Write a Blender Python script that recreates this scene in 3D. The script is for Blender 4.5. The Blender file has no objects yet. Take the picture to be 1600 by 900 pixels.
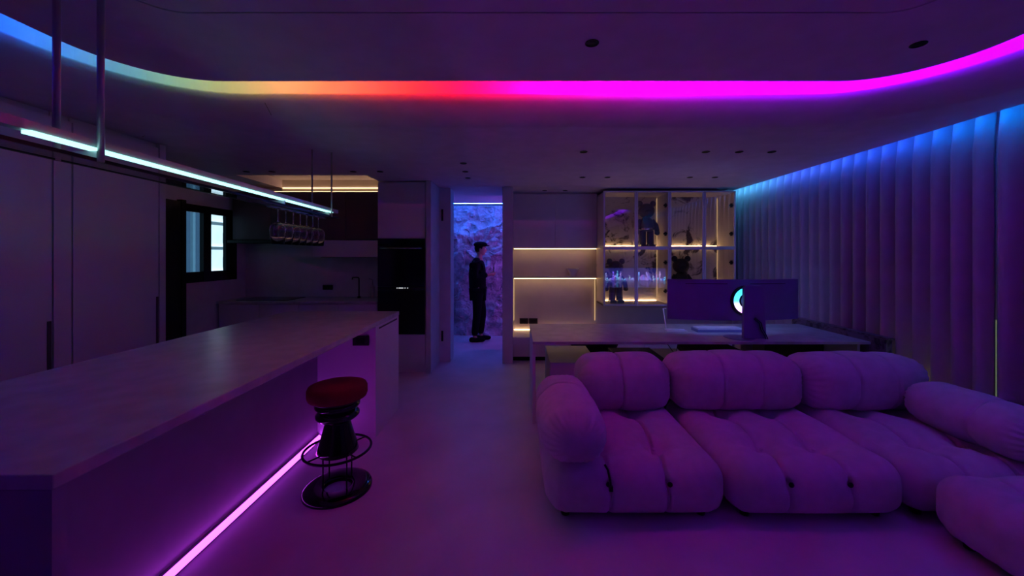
import bpy, bmesh, math, random
from mathutils import Vector, Matrix, noise
random.seed(7)
C = bpy.context.scene.collection
# ------------------------------------------------------------------ camera, world, sun, exposure
H = 1.54; F = 600.0; U0 = 810.0; V0 = 398.0
cd = bpy.data.cameras.new('camera'); cam = bpy.data.objects.new('camera', cd); C.objects.link(cam)
cam.location = (0, 0, H); cam.rotation_euler = (math.pi/2, 0, 0)
cd.sensor_width = 36; cd.lens = F/1600*36; cd.shift_x = -(U0-800)/1600; cd.shift_y = -(450-V0)/1600
cd.clip_start = 0.05; bpy.context.scene.camera = cam
sc = bpy.context.scene
w = bpy.data.worlds.new('world'); sc.world = w; w.use_nodes = True
w.node_tree.nodes['Background'].inputs[0].default_value = (0.32, 0.62, 0.8, 1)
w.node_tree.nodes['Background'].inputs[1].default_value = 0.45
sd = bpy.data.lights.new('sun', 'SUN'); sd.energy = 8; sd.angle = 0.02; sd.color = (0.75, 0.93, 1)
sun = bpy.data.objects.new('sun', sd); C.objects.link(sun); sun.rotation_euler = (0.35, math.radians(42), 0)
sc.view_settings.view_transform = 'Standard'; sc.view_settings.look = 'None'
sc.view_settings.exposure = -0.1; sc.view_settings.gamma = 1; sc.view_settings.use_curve_mapping = False

# ------------------------------------------------------------------ helpers
def lin(c):
    return tuple(((x/255)/12.92 if x/255 <= .04045 else ((x/255+.055)/1.055)**2.4) for x in c)
def P(u, v, Y): return Vector(((u-U0)/F*Y, Y, H-(v-V0)/F*Y))
def PZ(u, v, z):
    Y = (z-H)*F/(V0-v); return Vector(((u-U0)/F*Y, Y, z))

def nd(nt, t, **kw):
    n = nt.nodes.new(t)
    for k, v in kw.items(): setattr(n, k, v)
    return n
def mat(name, col, rough=.5, metal=0, var=.06, scale=6, bump=.05, bscale=60, spec=.5, coat=0, trans=0, alpha=1):
    m = bpy.data.materials.new(name); m.use_nodes = True; nt = m.node_tree; b = nt.nodes['Principled BSDF']
    b.inputs['Roughness'].default_value = rough; b.inputs['Metallic'].default_value = metal
    b.inputs['Specular IOR Level'].default_value = spec; b.inputs['Coat Weight'].default_value = coat
    b.inputs['Transmission Weight'].default_value = trans; b.inputs['Alpha'].default_value = alpha
    tc = nd(nt, 'ShaderNodeTexCoord'); n = nd(nt, 'ShaderNodeTexNoise'); n.inputs['Scale'].default_value = scale
    n.inputs['Detail'].default_value = 5
    nt.links.new(tc.outputs['Object'], n.inputs['Vector'])
    r = nd(nt, 'ShaderNodeValToRGB')
    r.color_ramp.elements[0].position = .3; r.color_ramp.elements[1].position = .7
    r.color_ramp.elements[0].color = tuple(c*(1-var) for c in col)+(1,)
    r.color_ramp.elements[1].color = tuple(min(1, c*(1+var)) for c in col)+(1,)
    nt.links.new(n.outputs['Fac'], r.inputs['Fac']); nt.links.new(r.outputs['Color'], b.inputs['Base Color'])
    if bump:
        n2 = nd(nt, 'ShaderNodeTexNoise'); n2.inputs['Scale'].default_value = bscale; n2.inputs['Detail'].default_value = 4
        nt.links.new(tc.outputs['Object'], n2.inputs['Vector'])
        bp = nd(nt, 'ShaderNodeBump'); bp.inputs['Strength'].default_value = bump; bp.inputs['Distance'].default_value = .01
        nt.links.new(n2.outputs['Fac'], bp.inputs['Height']); nt.links.new(bp.outputs['Normal'], b.inputs['Normal'])
    return m
def emit(name, col, strength):
    m = bpy.data.materials.new(name); m.use_nodes = True; nt = m.node_tree; nt.nodes.clear()
    e = nd(nt, 'ShaderNodeEmission'); o = nd(nt, 'ShaderNodeOutputMaterial')
    e.inputs[0].default_value = tuple(col)+(1,); e.inputs[1].default_value = strength
    nt.links.new(e.outputs[0], o.inputs[0]); return m
def emit_ramp(name, stops, strength):
    """colour-changing LED strip: colour runs along the strip (UV x)"""
    m = emit(name, (1, 1, 1), strength); nt = m.node_tree; e = [n for n in nt.nodes if n.type == 'EMISSION'][0]
    uv = nd(nt, 'ShaderNodeUVMap'); s = nd(nt, 'ShaderNodeSeparateXYZ'); r = nd(nt, 'ShaderNodeValToRGB')
    nt.links.new(uv.outputs[0], s.inputs[0]); nt.links.new(s.outputs[0], r.inputs[0]); nt.links.new(r.outputs[0], e.inputs[0])
    cr = r.color_ramp; stops = sorted(stops)
    cr.elements[0].position = stops[0][0]; cr.elements[0].color = tuple(stops[0][1])+(1,)
    cr.elements[1].position = stops[-1][0]; cr.elements[1].color = tuple(stops[-1][1])+(1,)
    for p, c in stops[1:-1]:
        el = cr.elements.new(p); el.color = tuple(c)+(1,)
    return m

W = {}
def tag(o, label=None, cat=None, group=None, kind=None):
    if label: o['label'] = label
    if cat: o['category'] = cat
    if group: o['group'] = group
    if kind: o['kind'] = kind
    return o
def thing(name, loc, label, cat, group=None):
    o = bpy.data.objects.new(name, None); C.objects.link(o); o.location = loc; o.empty_display_size = .05
    W[o] = Vector(loc); return tag(o, label, cat, group)
def fin(name, bm, m, parent=None, smooth=False, bevel=0, sub=0, origin=None, ang=None):
    bmesh.ops.recalc_face_normals(bm, faces=bm.faces) if bm.faces and origin != 'raw' else None
    vs = [v.co for v in bm.verts]
    c = Vector([(min(v[i] for v in vs)+max(v[i] for v in vs))/2 for i in range(3)])
    bmesh.ops.translate(bm, verts=bm.verts, vec=-c)
    me = bpy.data.meshes.new(name); bm.to_mesh(me); bm.free()
    o = bpy.data.objects.new(name, me); C.objects.link(o)
    if m: me.materials.append(m)
    if parent is not None:
        o.parent = parent; o.location = c-W[parent]
    else: o.location = c
    W[o] = c
    if smooth:
        for p in me.polygons: p.use_smooth = True
    if bevel:
        b = o.modifiers.new('bevel', 'BEVEL'); b.width = bevel; b.segments = 2; b.limit_method = 'ANGLE'
    if sub:
        s = o.modifiers.new('subdivision', 'SUBSURF'); s.levels = sub; s.render_levels = sub
    return o
def bbox(bm, x0, x1, y0, y1, z0, z1):
    vs = [bm.verts.new((x, y, z)) for x in (x0, x1) for y in (y0, y1) for z in (z0, z1)]
    for f in ((0,1,3,2),(4,6,7,5),(0,4,5,1),(2,3,7,6),(0,2,6,4),(1,5,7,3)): bm.faces.new([vs[i] for i in f])
    return vs
def box(name, x0, x1, y0, y1, z0, z1, m, parent=None, bevel=0):
    bm = bmesh.new(); bbox(bm, x0, x1, y0, y1, z0, z1); return fin(name, bm, m, parent, bevel=bevel)
def struct(name, *a, **k):
    o = box(name, *a, **k)
    if not o.parent: o['kind'] = 'structure'
    return o
def tube(bm, pts, r, n=8, closed=False):
    pts = [Vector(p) for p in pts]; rings = []; N = len(pts)
    up = None
    for i, p in enumerate(pts):
        if closed: d = pts[(i+1) % N]-pts[i-1]
        else: d = pts[min(i+1, N-1)]-pts[max(i-1, 0)]
        d.normalize()
        if up is None:
            up = Vector((0, 0, 1)) if abs(d.z) < .9 else Vector((1, 0, 0))
        a = d.cross(up)
        if a.length < 1e-4: a = d.cross(Vector((0, 1, 0)))
        a.normalize(); b = a.cross(d).normalized(); up = b
        rr = r[i] if isinstance(r, (list, tuple)) else r
        rings.append([bm.verts.new(p+a*math.cos(t)*rr+b*math.sin(t)*rr) for t in [2*math.pi*k/n for k in range(n)]])
    for i in range(N if closed else N-1):
        A, B = rings[i], rings[(i+1) % N]
        for k in range(n): bm.faces.new((A[k], A[(k+1) % n], B[(k+1) % n], B[k]))
    if not closed:
        bm.faces.new(rings[0]); bm.faces.new(rings[-1][::-1])
def lathe(bm, prof, c, n=32, cap=True):
    rings = []
    for r, z in prof:
        rings.append([bm.verts.new((c[0]+r*math.cos(2*math.pi*k/n), c[1]+r*math.sin(2*math.pi*k/n), c[2]+z)) for k in range(n)])
    for A, B in zip(rings, rings[1:]):
        for k in range(n): bm.faces.new((A[k], A[(k+1) % n], B[(k+1) % n], B[k]))
    if cap:
        bm.faces.new(rings[0][::-1]); bm.faces.new(rings[-1])
def lathe_obj(name, prof, c, m, parent=None, n=32, cap=True, smooth=True):
    bm = bmesh.new(); lathe(bm, prof, c, n, cap); o = fin(name, bm, m, parent, smooth=False)
    if smooth:
        for p in o.data.polygons: p.use_smooth = len(p.vertices) == 4
    return o
def tube_obj(name, pts, r, m, parent=None, n=8, closed=False):
    bm = bmesh.new(); tube(bm, pts, r, n, closed); return fin(name, bm, m, parent, smooth=True)
def quadobj(name, quads, m, parent=None, uvs=None):
    bm = bmesh.new(); L = bm.loops.layers.uv.new('UVMap')
    for i, q in enumerate(quads):
        f = bm.faces.new([bm.verts.new(p) for p in q])
        if uvs:
            for l, uv in zip(f.loops, uvs[i]): l[L].uv = uv
    return fin(name, bm, m, parent, origin='raw')

# ------------------------------------------------------------------ materials
M = {}
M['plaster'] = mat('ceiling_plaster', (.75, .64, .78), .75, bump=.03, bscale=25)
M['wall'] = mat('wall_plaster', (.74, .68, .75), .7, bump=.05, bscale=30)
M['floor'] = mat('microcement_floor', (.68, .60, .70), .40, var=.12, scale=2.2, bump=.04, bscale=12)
M['white'] = mat('white_lacquer', (.76, .70, .77), .38, var=.02, bump=.01)
M['cream'] = mat('cream_laminate', (.66, .57, .54), .5, var=.04, bump=.02)
M['counter'] = mat('stone_worktop', (.52, .50, .52), .33, var=.15, scale=9, bump=.03, bscale=30)
M['island'] = mat('grey_island_cladding', (.34, .28, .34), .45, var=.06, bump=.02)
M['dark'] = mat('black_metal', (.008, .008, .01), .35, metal=.4, bump=0)
M['black'] = mat('matt_black', (.006, .006, .007), .5, bump=.02)
M['oven'] = mat('black_oven_glass', (.003, .003, .004), .12, bump=0)
M['chrome'] = mat('steel', (.6, .6, .62), .25, metal=1, bump=0)
M['purplemetal'] = mat('satin_white_metal', (.55, .52, .56), .35, metal=.3, bump=0)
M['maroon'] = mat('dark_taupe_laminate', (.11, .07, .085), .45, bump=.02)
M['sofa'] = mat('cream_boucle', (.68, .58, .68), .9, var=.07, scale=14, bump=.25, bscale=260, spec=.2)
M['curtain'] = mat('curtain_cloth', (.44, .40, .46), .85, var=.05, scale=9, bump=.15, bscale=200, spec=.2)
M['red'] = mat('red_fabric', (.17, .003, .022), .85, bump=.2, bscale=200, spec=.2)
M['stone'] = mat('rough_stone', (.46, .44, .50), .55, var=.45, scale=5, bump=.9, bscale=22)
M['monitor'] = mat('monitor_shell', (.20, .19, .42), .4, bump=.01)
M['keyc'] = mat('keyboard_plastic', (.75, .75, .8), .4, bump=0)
M['coat'] = mat('black_wool', (.006, .006, .009), .9, bump=.1, spec=.1)
M['skin'] = mat('skin', (.42, .24, .18), .55, bump=.05)
M['facade'] = mat('white_render', (.8, .82, .8), .8)
M['bluefacade'] = mat('blue_grey_render', (.02, .055, .10), .8)
M['winglass'] = mat('far_window_glass', (.08, .16, .22), .3, bump=0)
M['figure'] = mat('grey_vinyl', (.12, .11, .15), .35, bump=0)
M['browncush'] = mat('brown_cushion_cloth', (.06, .025, .03), .9)
M['ceramic'] = mat('matt_ceramic', (.8, .74, .72), .7)

def glass(name, tint=(1, 1, 1), fac=None):
    """thin sheet glass: mirror-like fresnel over clear transmission"""
    m = bpy.data.materials.new(name); m.use_nodes = True; nt = m.node_tree; nt.nodes.clear()
    fr = nd(nt, 'ShaderNodeFresnel'); ge = nd(nt, 'ShaderNodeNewGeometry'); mr = nd(nt, 'ShaderNodeMapRange')
    mr.inputs[3].default_value = 1.55; mr.inputs[4].default_value = 1/1.55           # both faces of the thin pane reflect alike
    nt.links.new(ge.outputs['Backfacing'], mr.inputs[0]); nt.links.new(mr.outputs[0], fr.inputs[0])
    t = nd(nt, 'ShaderNodeBsdfTransparent'); t.inputs[0].default_value = tuple(tint)+(1,)
    g = nd(nt, 'ShaderNodeBsdfGlossy'); g.inputs['Roughness'].default_value = .01
    mx = nd(nt, 'ShaderNodeMixShader'); o = nd(nt, 'ShaderNodeOutputMaterial')
    if fac:
        a = nd(nt, 'ShaderNodeMath', operation='MULTIPLY'); a.inputs[1].default_value = fac
        nt.links.new(fr.outputs[0], a.inputs[0]); nt.links.new(a.outputs[0], mx.inputs[0])
    else: nt.links.new(fr.outputs[0], mx.inputs[0])
    nt.links.new(t.outputs[0], mx.inputs[1]); nt.links.new(g.outputs[0], mx.inputs[2]); nt.links.new(mx.outputs[0], o.inputs[0])
    return m
M['glass'] = glass('cabinet_glass', (.95, .95, .95), 1.5)
M['smoked'] = glass('smoked_glass', (.45, .5, .55), 1.2)
M['winpane'] = glass('window_pane_glass', (.9, .95, 1))
m = bpy.data.materials.new('wine_glass'); m.use_nodes = True; b = m.node_tree.nodes['Principled BSDF']
b.inputs['Transmission Weight'].default_value = 1; b.inputs['Roughness'].default_value = .02; b.inputs['IOR'].default_value = 1.45
M['wine'] = m
def marble(name, base, vein, scale, lo=.52, hi=.6):
    m = mat(name, base, .35, bump=0); nt = m.node_tree; b = nt.nodes['Principled BSDF']
    tc = nd(nt, 'ShaderNodeTexCoord'); n = nd(nt, 'ShaderNodeTexNoise'); n.inputs['Scale'].default_value = scale
    n.inputs['Detail'].default_value = 8; n.inputs['Roughness'].default_value = .65; n.inputs['Distortion'].default_value = 1.2
    r = nd(nt, 'ShaderNodeValToRGB'); r.color_ramp.elements[0].position = lo; r.color_ramp.elements[1].position = hi
    r.color_ramp.elements[0].color = tuple(base)+(1,); r.color_ramp.elements[1].color = tuple(vein)+(1,)
    nt.links.new(tc.outputs['Object'], n.inputs['Vector']); nt.links.new(n.outputs['Fac'], r.inputs[0]); nt.links.new(r.outputs[0], b.inputs['Base Color'])
    return m
M['marble'] = marble('cream_marble_with_dark_blotches', (.60, .55, .52), (.03, .018, .025), 3.2, .53, .60)
M['marble_dark'] = marble('grey_marble', (.16, .14, .2), (.02, .015, .03), 7, .45, .6)

E = {}
WARM = (1.0, .63, .30)
E['warm'] = emit('warm_led', WARM, 5.6)
E['bay'] = emit('cabinet_warm_led', WARM, 13)
E['soft'] = emit('dim_warm_glow', WARM, .75)
E['island'] = emit('magenta_led', (.58, .05, 1.0), 8)
E['cyanbar'] = emit('cyan_white_led', (.40, 1.0, .92), 2.1)
E['hall'] = emit('hall_blue_led', (.03, .17, 1.0), 75)
E['violet'] = emit('violet_fill', (.6, .08, 1.0), 12)
E['display'] = emit('oven_display_white', (.9, .95, 1), .8)

# ------------------------------------------------------------------ ceiling with colour-changing cove
PX0, PX1, PY0, PY1, PR = -2.23, 2.38, -1.9, 2.302, .46
def rr(d, z, n=14):
    """rounded rectangle offset by d from the floating panel's edge; starts at the rear left"""
    x0, x1, y0, y1, r = PX0-d, PX1+d, PY0-d, PY1+d, PR+max(d, -.3)
    pts = []
    for cx, cy, a0 in ((x0+r, y1-r, 180), (x1-r, y1-r, 90), (x1-r, y0+r, 0), (x0+r, y0+r, -90)):
        for k in range(n+1):
            a = math.radians(a0-90*k/n); pts.append(Vector((cx+r*math.cos(a), cy+r*math.sin(a), z)))
    out = []                                              # subdivide the long sides
    for i, p in enumerate(pts):
        q = pts[(i+1) % len(pts)]; out.append(p); L = (q-p).length
        for k in range(1, max(1, int(L/.25))): out.append(p.lerp(q, k/max(1, int(L/.25))))
    return out
def rr_fixed(d, z):                                      # same point count for every d
    x0, x1, y0, y1, r = PX0-d, PX1+d, PY0-d, PY1+d, PR+max(d, -.3)
    pts = []; n = 14; cs = ((x0+r, y1-r, 180), (x1-r, y1-r, 90), (x1-r, y0+r, 0), (x0+r, y0+r, -90))
    for j, (cx, cy, a0) in enumerate(cs):
        for k in range(n+1):
            a = math.radians(a0-90*k/n); pts.append(Vector((cx+r*math.cos(a), cy+r*math.sin(a), z)))
        p = pts[-1]; cx, cy, a0 = cs[(j+1) % 4]; a = math.radians(a0); q = Vector((cx+r*math.cos(a), cy+r*math.sin(a), z))
        for k in range(1, 16): pts.append(p.lerp(q, k/16))
    return pts
def ringmesh(bm, rows):
    R = [[bm.verts.new(p) for p in row] for row in rows]; n = len(R[0])
    for A, B in zip(R, R[1:]):
        for k in range(n): bm.faces.new((A[k], A[(k+1) % n], B[(k+1) % n], B[k]))
    return R
# outer ceiling: vertical cove face, gently sloping rim, flat field
bm = bmesh.new()
rows = [rr_fixed(.184, 2.70), rr_fixed(.184, 2.585)]
rows += [rr_fixed(.184+.42*t, 2.50+.08*(1-t)**1.15) for t in (0.02, .2, .4, .6, .8, .93, 1)]
edge = rr_fixed(.604, 2.50); RX0, RX1, RY0, RY1 = -2.95, 3.2, -2.7, 3.0
rect = []
cxm, cym = (PX0+PX1)/2, (PY0+PY1)/2
for p in edge:
    d = Vector((p.x-cxm, p.y-cym)); ts = []
    if d.x: ts += [((RX1 if d.x > 0 else RX0)-cxm)/d.x]
    if d.y: ts += [((RY1 if d.y > 0 else RY0)-cym)/d.y]
    t = min(ts); rect.append(Vector((cxm+d.x*t, cym+d.y*t, 2.50)))
rows.append(rect)
ringmesh(bm, rows)
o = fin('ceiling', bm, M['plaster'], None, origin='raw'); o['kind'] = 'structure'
for p in o.data.polygons: p.use_smooth = abs(p.normal.z) > .5 and abs(p.normal.z) < .9999
# corner pieces of the flat ceiling that the fan above leaves out, and the ceiling over the far half
ceil = o
bm = bmesh.new()
for (x0, x1, y0, y1) in ((-4.1, -2.95, -2.7, 4.62), (-2.95, 3.2, 3.0, 4.62), (-1.83, 3.2, 4.62, 5.385), (-4.1, -3.42, 4.62, 5.6), (-1.83, 3.2, 5.393, 7.5)):
    bbox(bm, x0, x1, y0, y1, 2.5005, 2.52)
bbox(bm, -1.83, 3.2, 5.38, 5.40, 2.507, 2.52)
bbox(bm, -3.42, -1.83, 4.62, 4.64, 2.5005, 2.66); bbox(bm, -3.43, -3.41, 4.62, 5.6, 2.5005, 2.66)
bbox(bm, -4.1, 3.7, -2.7, 7.6, 2.70, 2.78)                # slab above
bbox(bm, -3.42, -1.83, 4.62, 5.6, 2.62, 2.66)
bbox(bm, 3.2, 3.21, -2.7, 6.2, 2.5, 2.70)                 # curtain slot side
for sx in (RX0, RX1):
    for sy in (RY0, RY1):
        pass
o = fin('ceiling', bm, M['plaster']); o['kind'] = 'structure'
# corners missing from the fan (triangles between fan and rectangle corners)
bm = bmesh.new()
def cornertri(ix, iy):
    cx, cy = (RX1 if ix else RX0), (RY1 if iy else RY0)
    px = [p for p in rect if abs(p.x-cx) < 1e-4]; py = [p for p in rect if abs(p.y-cy) < 1e-4]
    a = max(px, key=lambda p: p.y*(1 if iy else -1)); b_ = max(py, key=lambda p: p.x*(1 if ix else -1))
    if (a-b_).length > 1e-3:
        bm.faces.new([bm.verts.new(v) for v in (a, b_, Vector((cx, cy, 2.5)))])
for ix in (0, 1):
    for iy in (0, 1): cornertri(ix, iy)
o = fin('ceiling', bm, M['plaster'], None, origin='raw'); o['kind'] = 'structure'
# floating centre panel with an inset groove line
bm = bmesh.new()
rows = [rr_fixed(-.05, 2.699), rr_fixed(-.05, 2.585), rr_fixed(0, 2.585), rr_fixed(0, 2.580), rr_fixed(-.648, 2.580), rr_fixed(-.648, 2.586), rr_fixed(-.656, 2.586), rr_fixed(-.656, 2.580)]
R = ringmesh(bm, rows); bm.faces.new(R[-1])
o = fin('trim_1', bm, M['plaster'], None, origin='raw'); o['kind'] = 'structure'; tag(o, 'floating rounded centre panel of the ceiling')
# the LED ribbon
path = rr_fixed(-.028, 2.5858)
path = path + [path[0]]
L = [0]
for a, b_ in zip(path, path[1:]): L.append(L[-1]+(b_-a).length)
def u_at(X=None, Y=None, side='far'):
    best = None
    for p, l in zip(path, L):
        if side == 'far' and p.y < 1.6: continue
        if side == 'left' and p.x > 0: continue
        if side == 'right' and p.x < 0: continue
        e = abs(p.x-X) if Y is None else abs(p.y-Y)
        if side != 'far' and p.y > 2.1: e += 1
        if best is None or e < best[0]: best = (e, l/L[-1])
    return best[1]
CK = 3.0
S = lambda k, *c: tuple(x*k/CK for x in lin(c))
stops = []
for u_, col in ((215, S(.55, 0, 150, 110)), (300, S(.6, 80, 150, 60)), (380, S(.55, 190, 150, 75)), (460, S(.6, 215, 120, 55)), (540, S(.9, 250, 75, 40)),
                (640, S(1.3, 255, 15, 5)), (710, S(1.6, 255, 0, 15)), (770, S(1.9, 255, 0, 50)), (840, S(2.1, 255, 0, 115)), (930, S(2.3, 250, 0, 210)),
                (1050, S(2.6, 225, 0, 250)), (1200, S(2.6, 175, 0, 250)), (1340, S(2.1, 140, 0, 250))):
    stops.append((u_at(X=(u_-U0)/F*2.3), col))
stops += [(u_at(Y=1.8, side='right'), S(1.8, 120, 0, 250)), (u_at(Y=1.0, side='right'), S(1.3, 135, 0, 255)), (u_at(Y=-1.5, side='right'), S(.5, 165, 20, 255)),
          (u_at(Y=-1.3, side='left'), S(.5, 150, 20, 255)), (u_at(Y=.9, side='left'), S(.7, 40, 20, 255)), (u_at(Y=1.55, side='left'), S(.8, 0, 60, 255)), (0.0, S(.6, 0, 110, 165)), (1.0, S(.6, 0, 110, 165))]
seen = {}
for p_, c_ in stops: seen[round(p_, 4)] = c_
stops = [(p_, c_) for p_, c_ in sorted(seen.items())]
E['cove'] = emit_ramp('colour_changing_led', stops, 265*CK)
quads, uvs = [], []
for i in range(len(path)-1):
    a, b_ = path[i], path[i+1]
    quads.append([a, b_, b_+Vector((0, 0, .0042)), a+Vector((0, 0, .0042))]); u0, u1 = L[i]/L[-1], L[i+1]/L[-1]
    uvs.append([(u0, 0), (u1, 0), (u1, 1), (u0, 1)])
o = quadobj('cove_light_strip', quads, E['cove'], None, uvs)
tag(o, 'long colour-changing light strip glowing blue, orange, red and magenta in the ceiling cove', 'light strip')

# ------------------------------------------------------------------ floor and walls
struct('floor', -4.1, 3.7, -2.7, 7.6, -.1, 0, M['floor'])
def wallbox(name, boxes, m=None, label=None):
    bm = bmesh.new()
    for b_ in boxes: bbox(bm, *b_)
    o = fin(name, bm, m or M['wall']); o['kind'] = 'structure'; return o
wallbox('wall_front', [(-4.1, 3.7, -2.8, -2.7, 0, 2.78)], M['maroon'])
# left side: fitted cupboards stand at x=-3.1; alcove wall at -3.95 with a window
WY0, WY1, WZ0, WZ1 = 4.50, 5.38, 1.20, 2.15
wallbox('wall_left', [(-4.1, -3.95, -2.7, WY0, 0, 2.78), (-4.1, -3.95, WY1, 5.7, 0, 2.78), (-4.1, -3.95, WY0, WY1, 0, WZ0), (-4.1, -3.95, WY0, WY1, WZ1, 2.78)])
wallbox('wall_back', [(-4.1, -1.83, 5.56, 5.7, 0, 2.78)])
wallbox('wall_back', [(-1.15, -.977, 5.53, 5.80, 0, 2.5)])
wallbox('wall_back', [(-1.83, -1.21, 5.58, 5.7, 0, 2.5), (-1.20, -1.135, 4.98, 5.53, 0, 2.5), (-1.83, -1.2, 5.7, 5.8, 0, 2.5)])
wallbox('wall_back', [(-.226, -.079, 5.43, 6.25, 0, 2.5)])
wallbox('wall_back', [(-.079, 3.7, 6.10, 6.25, 0, 2.78)], M['cream'])
wallbox('wall_hall', [(-2.0, -1.9, 5.8, 7.6, 0, 2.5), (.3, .4, 6.25, 7.6, 0, 2.5), (-2.0, .4, 7.5, 7.6, 0, 2.78), (-2.0, -1.83, 5.7, 5.8, 0, 2.5)])
# right wall with the window the curtain hides
wallbox('wall_right', [(3.6, 3.7, -2.8, 2.72, 0, 2.78), (3.6, 3.7, 3.15, 6.25, 0, 2.78), (3.6, 3.7, 2.72, 3.15, 0, .35), (3.6, 3.7, 2.72, 3.15, 1.05, 2.78)])
o = box('window_2', 3.645, 3.651, 2.72, 3.15, .35, 1.05, glass('green_tinted_glass', (.9, .75, .5))); o['kind'] = 'structure'
# baseboards
struct('baseboard_back', -.079, 1.2, 6.08, 6.10, 0, .0, M['dark']) if False else None

# ------------------------------------------------------------------ rough stone wall at the end of the hall
bm = bmesh.new(); NX, NZ = 150, 190
g = []
for j in range(NZ+1):
    row = []
    for i in range(NX+1):
        x = -1.75+2.0*i/NX; z = 2.47*j/NZ
        p = Vector((x*1.1, 3.1, z*1.1))
        d = noise.ridged_multi_fractal(p*1.7, .9, 2.1, 5, 1.0, 2.0)*.075 + noise.noise(p*2.0)*.07 + (noise.cell(p*7+Vector((noise.noise(p*4), 0, noise.noise(p*5+Vector((3, 1, 0)))))*2))*.03
        row.append(bm.verts.new((x, 7.42-d, z)))
    g.append(row)
for j in range(NZ):
    for i in range(NX): bm.faces.new((g[j][i], g[j][i+1], g[j+1][i+1], g[j+1][i]))
o = fin('wall_stone', bm, M['stone'], None, origin='raw'); o['kind'] = 'structure'
# LED wash
o = quadobj('hall_light_strip', [[(-1.7, 7.08, 2.494), (.25, 7.08, 2.494), (.25, 7.105, 2.484), (-1.7, 7.105, 2.484)]], E['hall'])
tag(o, 'blue light strip along the hall ceiling above the rough stone wall', 'light strip')
o = box('hall_fill_light', .27, .29, 6.30, 6.32, .3, 2.4, E['violet']); tag(o, 'added violet fill light in the hall, unseen behind the right door post', 'light strip')  # added unseen fill that gives the hall floor and stone a violet tone
o = box('trim_2', -1.7, .25, 7.06, 7.074, 2.488, 2.4999, M['white']); o['kind'] = 'structure'

# ------------------------------------------------------------------ left tall cupboards
def tall(name, y0, y1, label, group='tall cupboards along the left wall', handle=True):
    t = thing(name, (-3.4, (y0+y1)/2, 0), label, 'cupboard', group)
    box('body', -3.93, -3.125, y0+.001, y1-.001, .0, 2.495, M['white'], t)
    d = box('door', -3.12, -3.10, y0+.0025, y1-.0025, .08, 2.46, M['white'], t, .002)
    return t, d
t, d = tall('tall_cupboard', 2.672, 3.31, 'tall white cupboard with full-height door beside the black doorway')
box('handle', -3.112, -3.094, 3.285, 3.302, .30, 1.18, M['maroon'], d)
t, d = tall('tall_cupboard', 2.56, 2.667, 'narrow white filler cupboard between two tall cupboards')
t, d = tall('tall_cupboard', 1.55, 2.555, 'wide tall white cupboard nearest the island end on the left')
box('handle', -3.112, -3.094, 2.525, 2.545, .30, 1.10, M['maroon'], d)
t, d = tall('tall_cupboard', .55, 1.545, 'tall white cupboard at the left edge behind the island')
t = thing('end_panel', (-3.5, 3.34, 0), 'white end panel closing the row of tall cupboards', 'panel')
box('panel', -3.93, -3.095, 3.315, 3.37, 0, 2.495, M['white'], t)
# black door frame panel next to the cupboards
t = thing('door_1', (-3.9, 4.0, 0), None, None); t['kind'] = 'structure'; t['label'] = 'tall black doorway leaf left of the kitchen window'
box('door_leaf', -3.95, -3.90, 3.4, 4.49, 0, 2.16, M['black'], t)
box('door_frame', -3.95, -3.89, 3.38, 3.44, 0, 2.18, M['dark'], t)
box('door_frame', -3.95, -3.89, 4.44, 4.499, 0, 2.18, M['dark'], t)

# kitchen window
t = thing('window_1', (-3.97, 4.94, WZ0), None, None); t['kind'] = 'structure'; t['label'] = 'black framed kitchen window'
fx0, fx1 = -3.985, -3.944
box('window_frame', fx0, fx1, WY0, WY1, WZ1-.09, WZ1, M['dark'], t); box('window_frame', fx0, fx1, WY0, WY1, WZ0, WZ0+.13, M['dark'], t)
box('window_frame', fx0, fx1, WY0, WY0+.05, WZ0, WZ1, M['dark'], t); box('window_frame', fx0, fx1, WY1-.20, WY1, WZ0, WZ1, M['dark'], t)
box('window_mullion', fx0, fx1+.01, 4.80, 4.92, WZ0, WZ1, M['dark'], t)
box('pane', -3.972, -3.967, WY0+.05, 4.80, WZ0+.12, WZ1-.08, M['winpane'], t); box('pane', -3.972, -3.967, 4.92, WY1-.19, WZ0+.12, WZ1-.08, M['winpane'], t)
# buildings outside
t = thing('apartment_building', (-9.5, 13, -3), 'bright white apartment block seen through the right window pane', 'building')
box('wall', -11, -9.2, 10.95, 20, -3, 9, M['facade'], t)
for fl in range(11):
    for k in range(5):
        y = 11.95+k*1.3; z = -1.85+fl*.75
        f = box('window', -9.2, -9.17, y, y+.5, z, z+.32, M['bluefacade'], t)
        box('pane', -9.17, -9.16, y+.04, y+.23, z+.04, z+.28, M['winglass'], f); box('pane', -9.17, -9.16, y+.27, y+.46, z+.04, z+.28, M['winglass'], f)
    box('ledge', -9.2, -9.12, 10.95, 20, -1.97+fl*.75, -1.95+fl*.75, M['facade'], t)
t = thing('apartment_building', (-9, 8, -3), 'blue grey building wall seen through the left window pane', 'building')
box('wall', -10, -8.2, 5, 10.0, -3, 9, M['bluefacade'], t); box('downpipe', -8.2, -8.14, 9.6, 9.68, -3, 9, M['winglass'], t)

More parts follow.
